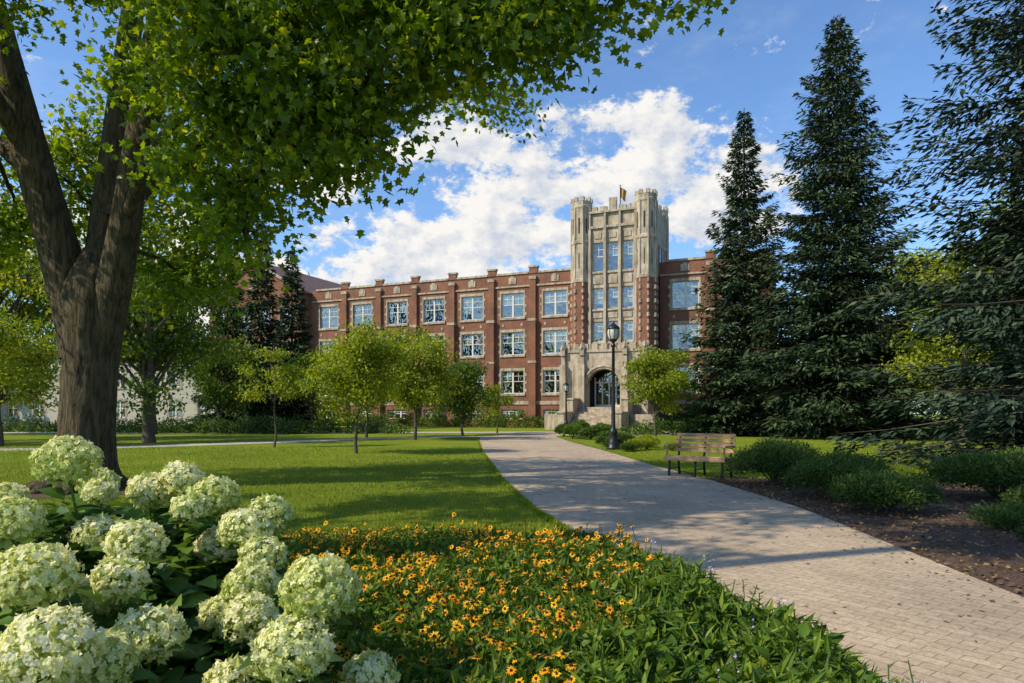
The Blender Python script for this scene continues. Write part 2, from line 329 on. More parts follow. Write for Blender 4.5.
def maple():
    b=MB(); B=np.array([-9.4,15.,0.])
    z=np.concatenate([np.linspace(0,1.2,12),np.linspace(1.3,5.3,34)])
    P=np.stack([-9.4+.05*z,15+0*z,z],1)
    r=.53+.34*np.exp(-z*2.4)+.05*np.clip(z-2.6,0,1.6)-.42*np.clip((z-4.2)/1.1,0,1)**1.5
    tube(b,P,r,64,0,.035)
    for a in np.linspace(0,2*pi,9)[:-1]+.3:
        l=R.uniform(1.0,1.5); tube(b,[B+[.3*math.cos(a),.3*math.sin(a),.7],B+[.62*math.cos(a),.62*math.sin(a),.2],B+[l*math.cos(a),l*math.sin(a),-.06]],[.28,.18,.06],12,0,.03)
    limbs=[
      ([(-9.45,15,2.9),(-9.75,14.95,4.6),(-10.2,14.8,6.5),(-10.9,14.6,9.5),(-11.6,14.3,13),(-12.2,14,17)],[.42,.42,.37,.31,.2,.06]),
      ([(-9.2,15.1,3.2),(-9.15,15.2,5.0),(-9.1,15.6,7.5),(-8.9,15.9,10.5),(-8.5,16,14),(-8,16,17.5)],[.42,.36,.29,.24,.16,.05]),
      ([(-9.15,15,2.9),(-8.65,14.8,4.6),(-7.95,14.4,6.8),(-7.3,14,9.4),(-6.4,13.5,12.5),(-5.2,13,15.5)],[.42,.34,.27,.22,.14,.05]),
      ([(-7.8,14.4,7.2),(-6.2,13,8.7),(-4.2,11.6,9.3),(-2,10.6,9.5),(.2,10,9.5),(2.0,9.5,9.3)],[.2,.17,.13,.1,.07,.03]),
      ([(-9.0,15.2,6.0),(-7.6,16.6,8),(-5.5,17.8,9.3),(-3,18.5,10.2),(-.8,19,10.5)],[.22,.18,.14,.09,.04]),
      ([(-10.3,14.8,7.0),(-10.9,12.8,9.4),(-10.2,10.6,10.6),(-8,9.6,11.2)],[.2,.15,.10,.05]),
      ([(-10.0,14.9,6.2),(-12,15.6,8),(-14.5,16.4,8.8),(-17,17,9)],[.24,.18,.12,.05]),
      ([(-8.3,14.6,5.6),(-7.0,13.4,6.9),(-5.6,12.4,7.2),(-4.2,12,6.7)],[.13,.10,.07,.035]),
    ]
    nodes=[]
    for pts,rr in limbs: limb(b,pts,rr,nodes)
    nodes=np.concatenate(nodes)
    lobes=[ # x,y,z,r, clusters
      (-4.9,11.4,8.2,1.35,38),(-3.5,11.,8.0,1.5,44),(-1.9,10.6,8.3,1.4,42),(-.4,10.2,8.2,1.1,30),(.6,9.7,7.9,.8,18),(2.4,9.5,7.7,.34,4),
      (-4.9,11.6,6.9,1.0,24),(-3.2,11.,6.7,1.1,24),(-4.7,11.6,5.6,.75,13),(-4.5,11.4,4.75,.42,6),(-.9,9.9,7.1,.9,19),(-2.3,10.6,6.7,.9,17),(-5.5,11.6,5.9,.6,8),(.35,9.6,7.2,.6,10),(-2.2,10.5,5.9,.5,7),(-3.3,11,5.7,.5,7),(1.2,9.5,7.6,.4,5),
      (-5.9,12.2,9.4,1.3,20),(-6.6,12.2,7.6,.6,7),
      (-7.6,17.5,6.6,1.6,26),(-10.8,17.8,7.0,1.7,26),(-9.2,19,9,2.3,36),(-8.4,17.6,5.2,1.2,16),
      (-12.5,14.4,8.2,1.5,26),(-13.2,14.2,6.5,1.2,18),(-11.6,12.2,9.6,1.3,16),
      (-14.5,16,7.6,2.2,32),(-11.5,18,8.4,2.2,36),(-6.5,18,8.8,2.0,34),(-5,17.8,9.2,1.9,26),(-2.4,18.4,10.2,1.7,16),(-.2,18.8,10.5,1.1,9),
      (-8.8,13,12.0,2.2,26),(-5.5,13,11.9,2.2,24),(-2.5,12,11,2,20),(-12.3,14.3,12.8,2.3,18),(-8.5,16.5,14,2.7,20),(-5,14,14.5,2.3,14),(-12,14,16,2.2,10),(-8,15.5,17.6,2.2,8),
      (0.4,12.5,10.8,1.4,12),(-12.5,17.5,6.3,1.4,20),(-15.5,14.5,6.3,1.5,16),(-8.2,12.6,10.0,1.0,14),(-9.6,12.4,9.3,.9,12),
    ]
    crown(b,lobes,nodes,MAPLE,.145,32,60,.38,9)
    return b.build('unseen_shade_maple',[M_bark,M_maple])
maple()
# unseen second maple at left, added to cast dappled shade on lawn and path
def shade_maple():
    global R
    R=np.random.default_rng(224)
    b=MB(); tube(b,[(-13.5,1,-.05),(-13.5,1,1),(-13.4,1.1,5),(-13,1.3,9),(-12.6,1.6,14)],[.8,.5,.45,.35,.12],24,0,.03); nodes=[]
    limb(b,[(-13.4,1.1,5),(-11,2,9),(-8,3,11.5),(-4,3.8,12.5)],[.3,.22,.14,.05],nodes,12)
    limb(b,[(-13.4,1.1,4.5),(-14.5,3,8),(-16.5,5,12)],[.25,.2,.08],nodes,12)
    limb(b,[(-13.2,1.2,7),(-11,4,10),(-10,6,12)],[.25,.18,.06],nodes,12)
    nodes=np.concatenate(nodes)
    lob=[]
    for k in range(66):
        x=R.uniform(-20,-1.5); y=4.9+R.uniform(-2.0,3.6); z=11.5+R.uniform(-1.,1.4)
        lob.append((x,y,z,R.uniform(.6,1.2),int(R.uniform(5,9))))
    crown(b,lob,nodes,LEAF,.24,20,32,.22,4)
    b.build('unseen_shade_maple',[M_bark,M_maple])
shade_maple()

# ------------------------------------------------------------------ generic trees
def tree(name,x,y,h,r,zc,rz,lobes,clus,lv,size,mat,tr=.15,seed=0,bark=M_bark2,sig=.45,z0=None):
    global R
    R=np.random.default_rng(1000+seed); b=MB(); B=np.array([x,y,0.])
    zt=zc+rz*.5
    P=curve(B,B+[R.normal(0,.2),R.normal(0,.2),zt],10,0,.05); P[0,2]=-.05; rr=np.linspace(tr,tr*.25,10); rr[0]*=1.35
    tube(b,P,rr,12,0,.02)
    C=B+[0,0,zc]
    u=rdir(lobes); u[:,2]=u[:,2]*.9+.05; LC=C+u*np.array([r,r,rz])*R.uniform(.35,.95,(lobes,1))
    for c in LC:
        zb=max(zc-rz*.8,c[2]-r*.7); a=P[np.argmin(abs(P[:,2]-zb))]
        tube(b,curve(a,c,6,.1,.05),np.linspace(tr*.45,tr*.12,6),6,0)
        lr=R.uniform(.22,.44)*r
        cc=c+rdir(clus)*lr*R.random((clus,1))**.4*[1,1,.75]
        br=R.uniform(-.15,.28)
        for q in cc:
            if R.random()<.5: tube(b,[c,(c+q)/2+[0,0,.05],q],[tr*.12,tr*.08,.01],3,0)
        n=clus*lv; pos=np.repeat(cc,lv,0)+R.normal(size=(n,3))*[sig,sig,sig*.6]
        inst(b,*LEAF,pos,rdir(n)*.8+[0,0,.6],rdir(n)+[0,0,-.3],R.uniform(.7,1.3,n)*size,1,np.clip(R.random(n)*.7+br+.1,0,1))
    return b.build(name,[bark,mat])
tree('young_tree',-6.4,28,5.4,2.1,3.5,2.0,34,14,24,.15,M_lime,.075,1,sig=.23)
tree('young_tree',-6.0,42,7.6,2.9,4.4,3.1,36,14,24,.21,M_lime,.11,2,sig=.31)
tree('young_tree',-9.8,46,6.0,2.4,4.2,2.6,26,13,24,.21,M_lime,.09,27,sig=.3)
tree('young_tree',-3.6,50,6.8,2.3,3.4,2.7,26,12,28,.21,M_green,.09,3,sig=.32)
tree('young_tree',-1.2,55,4.5,1.2,2.6,1.8,12,10,20,.18,M_lime,.06,4,sig=.24)
tree('young_tree',10.2,48.5,6.8,2.3,3.7,2.8,30,12,26,.2,M_lime,.09,5,sig=.28)
tree('young_tree',-11.5,33,5,1.3,3.3,1.4,12,10,20,.14,M_lime,.05,6,sig=.2)
# background deciduous, left
tree('deciduous_tree',-20.2,38,14,4.3,7.4,6.3,36,15,34,.24,M_green,.28,11,sig=.42)
tree('deciduous_tree',-31,41,16,5.4,8.0,6.8,32,15,34,.27,M_lime,.3,12,sig=.5)
tree('deciduous_tree',-27.5,52,19,5.2,10.5,8.0,32,14,34,.3,M_lime,.35,13,sig=.5)
tree('deciduous_tree',-44,52,20,7,10,8.5,28,14,34,.33,M_green,.35,14,sig=.7)
tree('deciduous_tree',-25.5,34,8,3.0,4.6,3.4,20,13,30,.2,M_lime,.14,15,sig=.35)
tree('deciduous_tree',-26.5,62,10,3.6,5.0,4.2,20,13,28,.3,M_green,.25,16,sig=.5)
tree('deciduous_tree',-17,58,8,3.0,4.2,3.2,18,12,28,.26,M_lime,.14,17,sig=.4)
tree('deciduous_tree',-37,33,13,4.5,6.8,5.4,28,14,34,.24,M_lime,.25,18,sig=.5)
# right side
tree('deciduous_tree',33,58,21,7,10,9,34,15,36,.33,M_lime,.35,21,sig=.6)
tree('deciduous_tree',44,58,19,6,10,8,26,14,32,.33,M_green,.3,22,sig=.6)
tree('deciduous_tree',25,38,11,3.6,5.8,4.8,26,13,34,.2,M_lime,.16,23,sig=.4)
tree('deciduous_tree',35,48,18,5.5,9.0,8,32,14,34,.28,M_lime,.3,24,sig=.6)
tree('deciduous_tree',27,55,12,4.5,6,5.5,24,14,32,.28,M_green,.3,25,sig=.5)

def spruce(name,x,y,H,Rd,z0,wh,per,spr,ln,mat,tr,seed,tpl=LANCE,pw=.85,droop=-.5,dark=0.,lo=.6,hi=1.18):
    global R
    R=np.random.default_rng(3000+seed); b=MB(); B=np.array([x,y,0.])
    zz=np.linspace(-.05,H,12); tube(b,np.stack([x+0*zz,y+0*zz,zz],1),np.linspace(tr,.03,12),10,0,.03)
    PP=[];TT=[];SS=[];RR=[];NN=[]
    for i in range(wh):
        t=(i/wh)**1.02; z=z0+(H-z0)*t
        Lb=Rd*(1-t)**pw*(.6+.4*min(1,t*9+.3))*R.uniform(.85,1.1)+.10
        n=max(6,int(per*(1-.4*t)))
        a0=R.random()*6.28
        for j in range(n):
            a=a0+j*2*pi/n+R.normal(0,.2); L=Lb*R.uniform(lo,hi); o=np.array([math.cos(a),math.sin(a),0]); la=np.array([-o[1],o[0],0])
            zj=z+R.normal(0,.3)*(H-z0)/wh
            al=droop+(.55-droop)*t**1.1+R.normal(0,.07); be=.22-.1*t+R.normal(0,.04)
            s=np.linspace(0,1,6)[:,None]; bp=B+[0,0,zj]+o*L*s+np.array([0,0,1])*L*(al*s+be*s*s)
            tube(b,bp,np.linspace(max(.012,tr*.14*L/Rd),.006,6),4,0)
            m=int(spr*(L/Rd)**1.1)+9
            s=R.random(m)**.75*.92+.08; wd=.30*L*(1.08-s)**.7*np.minimum(1,s*3)+.06
            q=R.uniform(-1,1,m)
            p=B+[0,0,zj]+o*(L*s)[:,None]+np.array([0,0,1])*(L*(al*s+be*s*s))[:,None]+la*(q*wd)[:,None]
            p+=o*(np.abs(q)*wd*.5)[:,None]
            hang=np.abs(R.normal(0,.06,m))*(1+L*.6); p[:,2]-=hang+np.abs(q)*wd*.22
            tn=o*R.uniform(.4,1,(m,1))+la*(q*.9+R.normal(0,.25,m))[:,None]+np.array([0,0,1])*(R.normal(-.4,.3,m)+be)[:,None]
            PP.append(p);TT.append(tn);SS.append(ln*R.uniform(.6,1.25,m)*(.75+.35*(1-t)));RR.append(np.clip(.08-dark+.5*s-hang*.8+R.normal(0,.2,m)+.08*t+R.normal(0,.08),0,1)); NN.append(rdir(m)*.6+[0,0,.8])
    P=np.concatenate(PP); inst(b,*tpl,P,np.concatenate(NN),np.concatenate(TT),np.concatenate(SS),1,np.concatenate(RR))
    return b.build(name,[M_bark2,mat])
L2=([(0,0,0),(.4,-.17,.03),(1,0,-.08),(.4,.17,.03)],[(0,1,2,3)])
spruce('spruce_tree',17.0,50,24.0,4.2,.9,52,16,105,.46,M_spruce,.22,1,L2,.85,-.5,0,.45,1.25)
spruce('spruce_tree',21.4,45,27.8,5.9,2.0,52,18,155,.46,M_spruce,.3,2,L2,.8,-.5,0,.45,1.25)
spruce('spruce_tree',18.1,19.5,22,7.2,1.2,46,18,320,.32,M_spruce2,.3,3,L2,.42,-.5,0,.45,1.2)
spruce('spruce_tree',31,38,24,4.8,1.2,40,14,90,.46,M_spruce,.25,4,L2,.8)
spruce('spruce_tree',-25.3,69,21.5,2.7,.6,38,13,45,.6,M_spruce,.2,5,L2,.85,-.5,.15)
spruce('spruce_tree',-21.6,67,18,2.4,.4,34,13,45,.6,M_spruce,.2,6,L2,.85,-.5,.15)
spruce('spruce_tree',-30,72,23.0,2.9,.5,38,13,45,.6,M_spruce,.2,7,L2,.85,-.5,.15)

# distant trees mass
R=np.random.default_rng(99); b=MB()
for k in range(110):
    a=R.uniform(-1.35,1.35); D=R.uniform(105,170); x=math.sin(a)*D; y=math.cos(a)*D
    if -50<x<25 and y<125: y+=40
    h=R.uniform(9,16); r=h*.42
    lb=rdir(9)*[r*.7,r*.7,h*.28]+[x,y,h*.58]
    n=9*60; pos=np.repeat(lb,60,0)+R.normal(size=(n,3))*r*.28; pos[:,2]=np.abs(pos[:,2])
    inst(b,*LEAF,pos,rdir(n)+[0,0,.5],rdir(n),R.uniform(.8,1.7,n),0,np.clip(R.random(n)*.6+R.uniform(0,.3),0,1))
    tube(b,[(x,y,0),(x,y,h*.5)],[.3,.15],5,1)
b.build('distant_trees',[M_far,M_bark2])

# ------------------------------------------------------------------ shrubs and hedges
def shrub(name,x,y,r,h,n,size,mat=M_yew,seed=0,tpl=LEAF,lob=12,spiky=0.):
    global R
    R=np.random.default_rng(5000+seed); b=MB()
    lc=rdir(lob)*[r*.62,r*.62,0]; lc=lc*R.random((lob,1))**.3; hh=R.uniform(.7,1,lob)*h*(1-.35*(np.linalg.norm(lc[:,:2],axis=1)/(r*.8))**2)
    per=n//lob
    for c,z in zip(lc,hh):
        u=rdir(per); u[:,2]=np.abs(u[:,2])*1.0-.15; lr=r*.42
        p=np.stack([x+c[0]+u[:,0]*lr,y+c[1]+u[:,1]*lr,z*.52+u[:,2]*z*.5],1)*1.; p+=R.normal(0,.035+.02*h,p.shape); p[:,2]=np.maximum(p[:,2],.02)
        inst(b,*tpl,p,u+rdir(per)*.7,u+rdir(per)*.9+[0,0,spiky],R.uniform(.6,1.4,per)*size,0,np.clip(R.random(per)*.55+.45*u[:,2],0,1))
        for _ in range(4): tube(b,[(x,y,0),(x+c[0]*.5,y+c[1]*.5,z*.4),(x+c[0]+R.normal(0,.1),y+c[1]+R.normal(0,.1),z*.85)],[.02,.013,.005],4,1)
    return b.build(name,[mat,M_bark2])
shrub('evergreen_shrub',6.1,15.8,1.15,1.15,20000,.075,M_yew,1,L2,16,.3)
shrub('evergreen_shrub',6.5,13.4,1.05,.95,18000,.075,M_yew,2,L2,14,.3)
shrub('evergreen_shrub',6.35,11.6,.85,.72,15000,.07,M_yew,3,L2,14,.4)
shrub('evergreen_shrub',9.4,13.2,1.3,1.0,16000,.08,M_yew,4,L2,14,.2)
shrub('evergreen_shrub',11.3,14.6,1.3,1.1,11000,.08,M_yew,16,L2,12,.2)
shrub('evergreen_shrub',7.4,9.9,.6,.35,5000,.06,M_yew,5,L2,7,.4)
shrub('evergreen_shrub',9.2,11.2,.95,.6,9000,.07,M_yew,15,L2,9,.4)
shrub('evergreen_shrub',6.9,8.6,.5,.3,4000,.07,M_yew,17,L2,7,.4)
for i,(x,y,r,h) in enumerate([(3.9,44,.8,.95),(4.9,42.5,.8,.9),(4.6,46,.9,1.2),(5.6,40,.6,.6),(6.6,50,.9,1.0),(3.6,47.5,.7,.9)]):
    shrub('round_shrub',x,y,r,h,5000,.11,M_yew if i%2 else M_bedleaf,20+i,LEAF,8)
for i,(x,y,r,h) in enumerate([(4.7,31.3,.45,.55),(5.3,30.2,.5,.45),(4.9,29.3,.4,.35),(6.1,30.8,.55,.5),(4.6,33.5,.5,.5),(7.0,30,.4,.35),(5.6,34.5,.7,.7),(6.6,33,.6,.6)]):
    shrub('perennial_plant',x,y,r,h,2600,.12,M_lime if i%2 else M_yew,40+i,LANCE,6,.8)
# foundation hedge
R=np.random.default_rng(77)
ang=math.radians(-22.7); ex=np.array([math.cos(ang),math.sin(ang)]); ey=np.array([-math.sin(ang),math.cos(ang)]); P0=np.array([6.37,75.])
def loc(u,v): return P0+ex*u+ey*v
b=MB()
for u in np.concatenate([np.arange(-48,1.5,1.2),np.arange(10.5,30,1.2)]):
    c=loc(u,-2.3+R.normal(0,.4)-(1.5 if u<-33 else 0)); h=R.uniform(.9,2.0); n=420
    v=rdir(n); v[:,2]=np.abs(v[:,2]); p=np.stack([c[0]+v[:,0]*.95,c[1]+v[:,1]*.95,v[:,2]*h],1)+R.normal(0,.1,(n,3)); p[:,2]=abs(p[:,2])
    inst(b,*LEAF,p,v+rdir(n)*.6,rdir(n),R.uniform(.15,.32,n),0,np.clip(R.random(n)*.7+R.uniform(0,.3),0,1))
b.build('hedge',[M_green])
def hedge(xa,xb,yf,cnt,mat):
    b=MB()
    for k in range(cnt):
        x=R.uniform(xa,xb); y=R.uniform(51,56)+yf(x); h=R.uniform(.5,1.4); n=260
        v=rdir(n); v[:,2]=np.abs(v[:,2]); p=np.stack([x+v[:,0]*1.1,y+v[:,1]*1.1,v[:,2]*h],1)+R.normal(0,.1,(n,3)); p[:,2]=abs(p[:,2])
        inst(b,*LEAF,p,v+rdir(n)*.6,rdir(n),R.uniform(.15,.3,n),0,np.clip(R.random(n)*.7+R.uniform(0,.3),0,1))
    b.build('hedge',[mat])
hedge(-45,-8,lambda x:1+abs(x)*.1,60,M_yew)
hedge(9,50,lambda x:-x*.15,90,M_yew)

# ------------------------------------------------------------------ brick building
R=np.random.default_rng(5)
bld=bpy.data.objects.new('brick_building',None); scene.collection.objects.link(bld); bld.location=(P0[0],P0[1],0); bld.rotation_euler=(0,0,ang)
walls=MB(); trim=MB(); frm=MB(); gls=MB(); bld_bl=MB(); drk=MB(); roof=MB()
def fac(x0,x1,z0,z1,bays,w,rows,y=0.,th=.4,mb=None):
    mb=mb or walls
    e=x0
    for c in sorted(bays):
        mb.box(e,c-w/2,y,y+th,z0,z1); zz=z0
        for a,d_ in rows:
            if a>zz: mb.box(c-w/2,c+w/2,y,y+th,zz,a)
            zz=d_
        mb.box(c-w/2,c+w/2,y,y+th,zz,z1); e=c+w/2
    mb.box(e,x1,y,y+th,z0,z1)
def window(c,z0,z1,w,y=0.,ns=2,surround=True):
    x0=c-w/2;x1=c+w/2
    if surround:
        trim.box(x0-.18,x1+.18,y-.13,y+.1,z0-.24,z0-.003)
        trim.box(x0-.18,x1+.18,y-.05,y+.1,z1+.003,z1+.30)
        for q in (x0-.18,x1+.003): trim.box(q,q+.177,y-.035,y-.003,z0,z1)
        for q in (x0-.36,x1+.18):
            for k in range(3):
                zk=z0+(z1-z0)*(.08+.34*k); trim.box(q,q+.18,y-.035,y-.003,zk,zk+.3)
    fy=y+.16; f=.09
    frm.box(x0,x1,fy,fy+.1,z0,z0+f); frm.box(x0,x1,fy,fy+.1,z1-f,z1)
    sw=(w-f)/ns
    for k in range(ns+1):
        xx=x0+k*sw; g=.05 if 0<k<ns else 0; frm.box(xx-g,xx+f+g,fy-.005,fy+.105,z0+f,z1-f)
    zt=z0+(z1-z0)*.52; zu=z0+(z1-z0)*.76
    for k in range(ns):
        a=x0+k*sw+f; d_=x0+(k+1)*sw
        frm.box(a,d_,fy+.01,fy+.07,zt,zt+.07); frm.box(a,d_,fy+.012,fy+.05,zu,zu+.045)
        frm.box((a+d_)/2-.02,(a+d_)/2+.02,fy+.03,fy+.06,zt+.07,z1-f)
        gls.add([(a,fy+.05,z0+f),(d_,fy+.05,z0+f),(d_,fy+.05,z1-f),(a,fy+.05,z1-f)],[(0,1,2,3)])
        if R.random()<.6:
            h=R.choice([.25,.4,.5,.5,.75])*(z1-z0-2*f)
            bld_bl.add([(a,fy+.14,z1-f-h),(d_,fy+.14,z1-f-h),(d_,fy+.14,z1-f),(a,fy+.14,z1-f)],[(0,1,2,3)])
rows=[(.9,2.0),(3.8,6.4),(8.2,10.8),(12.45,15.2)]
W=2.75
Lb=[-1.75-5.1*k for k in range(7)]; Rb=[12.4+5.1*k for k in range(2)]
ZT=17.3; XE=20.3
for bays,x0,x1 in ((Lb,-35.,1.2),(Rb,9.8,XE)):
    fac(x0,x1,0,ZT,bays,W,rows)
    for c in bays:
        for (a,d_) in rows[1:]: window(c,a,d_,W,0,2)
        window(c,.9,2.0,W,0,3,False)
        trim.box(c-.45,c+.45,-.07,-.003,16.25,16.95); trim.box(c-.2,c+.2,-.11,-.07,16.4,17.1)
        for q in (-1.15,1.15): trim.box(c+q-.12,c+q+.12,-.06,-.003,11.45,11.75)
    cs=[c-2.55 for c in bays]+[max(bays)+2.55]
    for c in cs:
        if c<x0+.5 or c>x1-.5 or 0.5<c<10.5: continue
        walls.box(c-.42,c+.42,-.5,-.002,0,11.9); walls.box(c-.36,c+.36,-.3,-.002,11.9,16.6)
        trim.box(c-.47,c+.47,-.56,-.004,11.9,12.2); trim.box(c-.41,c+.41,-.36,-.004,16.6,16.95); trim.box(c-.47,c+.47,-.56,-.004,7.2,7.45)
        walls.box(c-.5,c+.5,-.1,.3,ZT,17.95); trim.box(c-.58,c+.58,-.18,.38,17.95,18.15)
    trim.box(x0,x1,-.10,-.001,2.55,2.95); trim.box(x0,x1,-.14,-.001,15.85,16.02)
    e=x0
    for c in sorted(cs)+[x1+.58]:
        if c-.58>e: trim.box(e,min(c-.58,x1),-.12,.45,ZT,ZT+.22)
        e=max(e,c+.58)
    drk.box(x0+.4,x1-.4,2.6,2.7,0,ZT-.8)
    for zf in (3.0,7.2,11.6): drk.box(x0+.4,x1-.4,.45,2.6,zf,zf+.3)
    roof.box(x0,x1,.4,16,ZT-.7,ZT-.5)
    walls.box(x0,x1,16,16.4,0,ZT)
walls.box(-35.4,-35,0,16.4,0,ZT); walls.box(XE,XE+.4,0,16.4,0,ZT)
for x,y,h in ((-20,9,1.8),(-8,10,1.2),(-29,12,2.2)): roof.box(x,x+2.2,y,y+1.6,ZT-.5,ZT+h)
# gabled wing
gx0,gx1=-51.,-35.4; gy=-1.6; gm=(gx0+gx1)/2
gb=[-37.8-3.6*k for k in range(4)]
fac(gx0,gx1,0,17.2,gb,2.1,rows,gy)
for c in gb:
    for a,d_ in rows[1:]: window(c,a,d_,2.1,gy,2)
    window(c,.9,2.0,2.1,gy,2,False)
walls.add([(gx0,gy,17.2),(gx1,gy,17.2),(gm,gy,21.4),(gx0,gy+.4,17.2),(gx1,gy+.4,17.2),(gm,gy+.4,21.4)],[(0,1,2),(5,4,3)])
trim.box(gm-.8,gm+.8,gy-.06,gy-.003,17.8,18.1); trim.box(gm-.6,gm+.6,gy-.05,gy-.003,18.1,19.4)
walls.box(gx1-.4,gx1,gy+.4,0,0,17.2); walls.box(gx0,gx0+.4,gy+.4,17,0,17.2)
walls.box(gx1-.4,gx1,16.4,24,0,17.2)
for sx,xe in ((-1,gx0-.4),(1,gx1+.4)):
    roof.add([(xe,gy-.35,16.9),(gm,gy-.35,21.55),(gm,24,21.55),(xe,24,16.9),(xe,gy-.35,17.15),(gm,gy-.35,21.8),(gm,24,21.8),(xe,24,17.15)],[(0,1,2,3),(7,6,5,4),(0,4,5,1),(1,5,6,2),(2,6,7,3),(3,7,4,0)])
    trim.add([(xe,gy-.42,16.85),(gm,gy-.42,21.5),(gm,gy-.42,21.9),(xe,gy-.42,17.25),(xe,gy-.36,16.85),(gm,gy-.36,21.5),(gm,gy-.36,21.9),(xe,gy-.36,17.25)],[(0,1,2,3),(7,6,5,4),(3,2,6,7),(0,4,5,1)])
drk.box(gx0+.5,gx1-.5,1,1.1,0,16.8)
# ---- tower
TX0,TX1,TY0,TY1=1.3,9.7,-2.8,4.2
TB=19.2
twr=[3.95,5.5,7.05]; trow=[(9.0,11.1),(12.4,14.6),(16.3,19.3)]
fac(2.9,8.1,8.0,22.5,twr,1.15,trow,TY0,.5,trim)
for c in twr:
    for a,d_ in trow: window(c,a,d_,1.15,TY0+.12,1,False)
    trim.box(c-.5,c+.5,TY0-.08,TY0-.002,11.45,12.0); trim.box(c-.5,c+.5,TY0-.08,TY0-.002,15.0,15.8)
    trim.box(c-.35,c+.35,TY0-.08,TY0-.002,19.7,20.3)
    for (a,d_) in trow: trim.box(c-.6,c+.6,TY0-.14,TY0-.002,a-.22,a-.02)
for c in (3.1,4.72,6.28,7.9):
    trim.box(c-.14,c+.14,TY0-.3,TY0-.003,8.1,20.6); trim.box(c-.10,c+.10,TY0-.24,TY0-.003,20.6,22.3)
trim.box(2.9,8.1,TY0-.2,TY0-.004,20.75,21.0); trim.box(2.9,8.1,TY0-.28,TY0-.005,22.3,22.52)
walls.box(2.9,8.1,TY0,TY0+.5,0,8.0)
drk.box(2.5,8.5,TY0+1.6,TY0+1.7,8,21)
for x0,x1 in ((TX0,TX0+.5),(TX1-.5,TX1)):
    walls.box(x0,x1,TY0+.6,TY1-.6,0,TB); trim.box(x0,x1,TY0+.6,TY1-.6,TB,22.5)
for k in range(3):
    yv=-1.2+k*1.6
    trim.box(TX1+.003,TX1+.07,yv-.45,yv+.45,16.0,19.0); gls.add([(TX1+.08,yv-.28,16.3),(TX1+.08,yv+.28,16.3),(TX1+.08,yv+.28,18.7),(TX1+.08,yv-.28,18.7)],[(0,1,2,3)])
walls.box(TX0,TX1,TY1-.5,TY1,0,TB); trim.box(TX0,TX1,TY1-.5,TY1,TB,22.5)
roof.box(TX0+.5,TX1-.5,TY0+.5,TY1-.5,21.2,21.4)
def cren(x0,x1,y0,y1,alongx=True):
    n=5; L=(x1-x0) if alongx else (y1-y0)
    for k in range(n):
        a=(k+.12)/n*L; d_=(k+.88)/n*L; hh=.5+(.45 if k==2 else 0)
        if alongx: trim.box(x0+a,x0+d_,y0,y1,22.52,22.52+hh)
        else: trim.box(x0,x1,y0+a,y0+d_,22.52,22.52+hh)
cren(3.0,8.0,TY0,TY0+.4); cren(3.0,8.0,TY1-.4,TY1); cren(TX0,TX0+.4,TY0+1.,TY1-1,False); cren(TX1-.4,TX1,TY0+1,TY1-1,False)
trim.box(5.1,5.9,TY0+.05,TY0+.35,23.47,23.85)
TS=15.4
for cx_,cy_ in ((2.1,TY0+.35),(8.9,TY0+.35),(2.1,TY1-.35),(8.9,TY1-.35)):
    r=1.10; q8=[(k+.5)*pi/4 for k in range(8)]
    lathe(walls,[(r+.12,0),(r+.12,8),(r,8.1),(r,TS+.2)],cx_,cy_,0,8,0,False)
    lathe(trim,[(r-.02,0),(r+.18,0),(r+.18,.25),(r-.02,.35)],cx_,cy_,7.9,8,0,False)
    lathe(trim,[(r-.02,TS-.2),(r+.08,TS-.15),(r+.08,TS+.15),(r+.01,TS+.25),(r+.01,TB),(r+.10,TB+.05),(r+.10,TB+.3),(r,TB+.45),(r,22.9),(r+.06,23.0),(r+.06,23.2),(r,23.3),(r,23.7),(r-.3,23.7),(r-.3,23.3),(0,23.3)],cx_,cy_,0,8,0,False)
    for k in range(8):
        a=q8[k]; px_=cx_+(r-.17)*math.cos(a); py_=cy_+(r-.17)*math.sin(a)
        trim.box(px_-.19,px_+.19,py_-.19,py_+.19,23.68,24.1)
    for k in range(10):
        zq=8.5+k*.70
        for a in q8:
            px_=cx_+(r-.03)*math.cos(a); py_=cy_+(r-.03)*math.sin(a); q=.10 if k%2 else .17
            tube(trim,[(px_,py_,zq),(px_,py_,zq+.40)],q,8,0)
    for a in q8:   # stone corner shafts on the upper stage
        px_=cx_+r*math.cos(a); py_=cy_+r*math.sin(a); tube(trim,[(px_,py_,TS+.25),(px_,py_,23.0)],.09,6,0)
    for k in range(8):
        a=k*pi/4; rr_=(r-.03)*math.cos(pi/8); px_=cx_+rr_*math.cos(a); py_=cy_+rr_*math.sin(a)
        drk.box(px_-.07,px_+.07,py_-.07,py_+.07,20.3,21.9); drk.box(px_-.05,px_+.05,py_-.05,py_+.05,16.6,18.2)
# ---- porch with arch
PX0,PX1,PYF=1.4,9.8,-6.6; ac=5.6; aw=1.6; zf=2.2; zs=4.4; zp=7.6
trim.box(PX0,ac-aw,PYF,PYF+.6,0,zp); trim.box(ac+aw,PX1,PYF,PYF+.6,0,zp)
ns=20
for k in range(ns):
    a=-1+2*k/ns; d_=-1+2*(k+1)/ns; m=(a+d_)/2
    trim.box(ac+a*aw,ac+d_*aw,PYF,PYF+.6,zs+1.5*math.sqrt(1-m*m),zp)
trim.box(PX0,PX0+.6,PYF+.6,TY0-.9,0,zp); trim.box(PX1-.6,PX1,PYF+.6,TY0-.9,0,zp)
trim.box(PX0-.1,PX1+.1,PYF-.12,TY0-.5,zp,zp+.25)
for k in range(9):
    x=PX0+.1+k*(PX1-PX0-.8)/8; trim.box(x,x+.6,PYF-.05,PYF+.4,zp+.25,zp+.85)
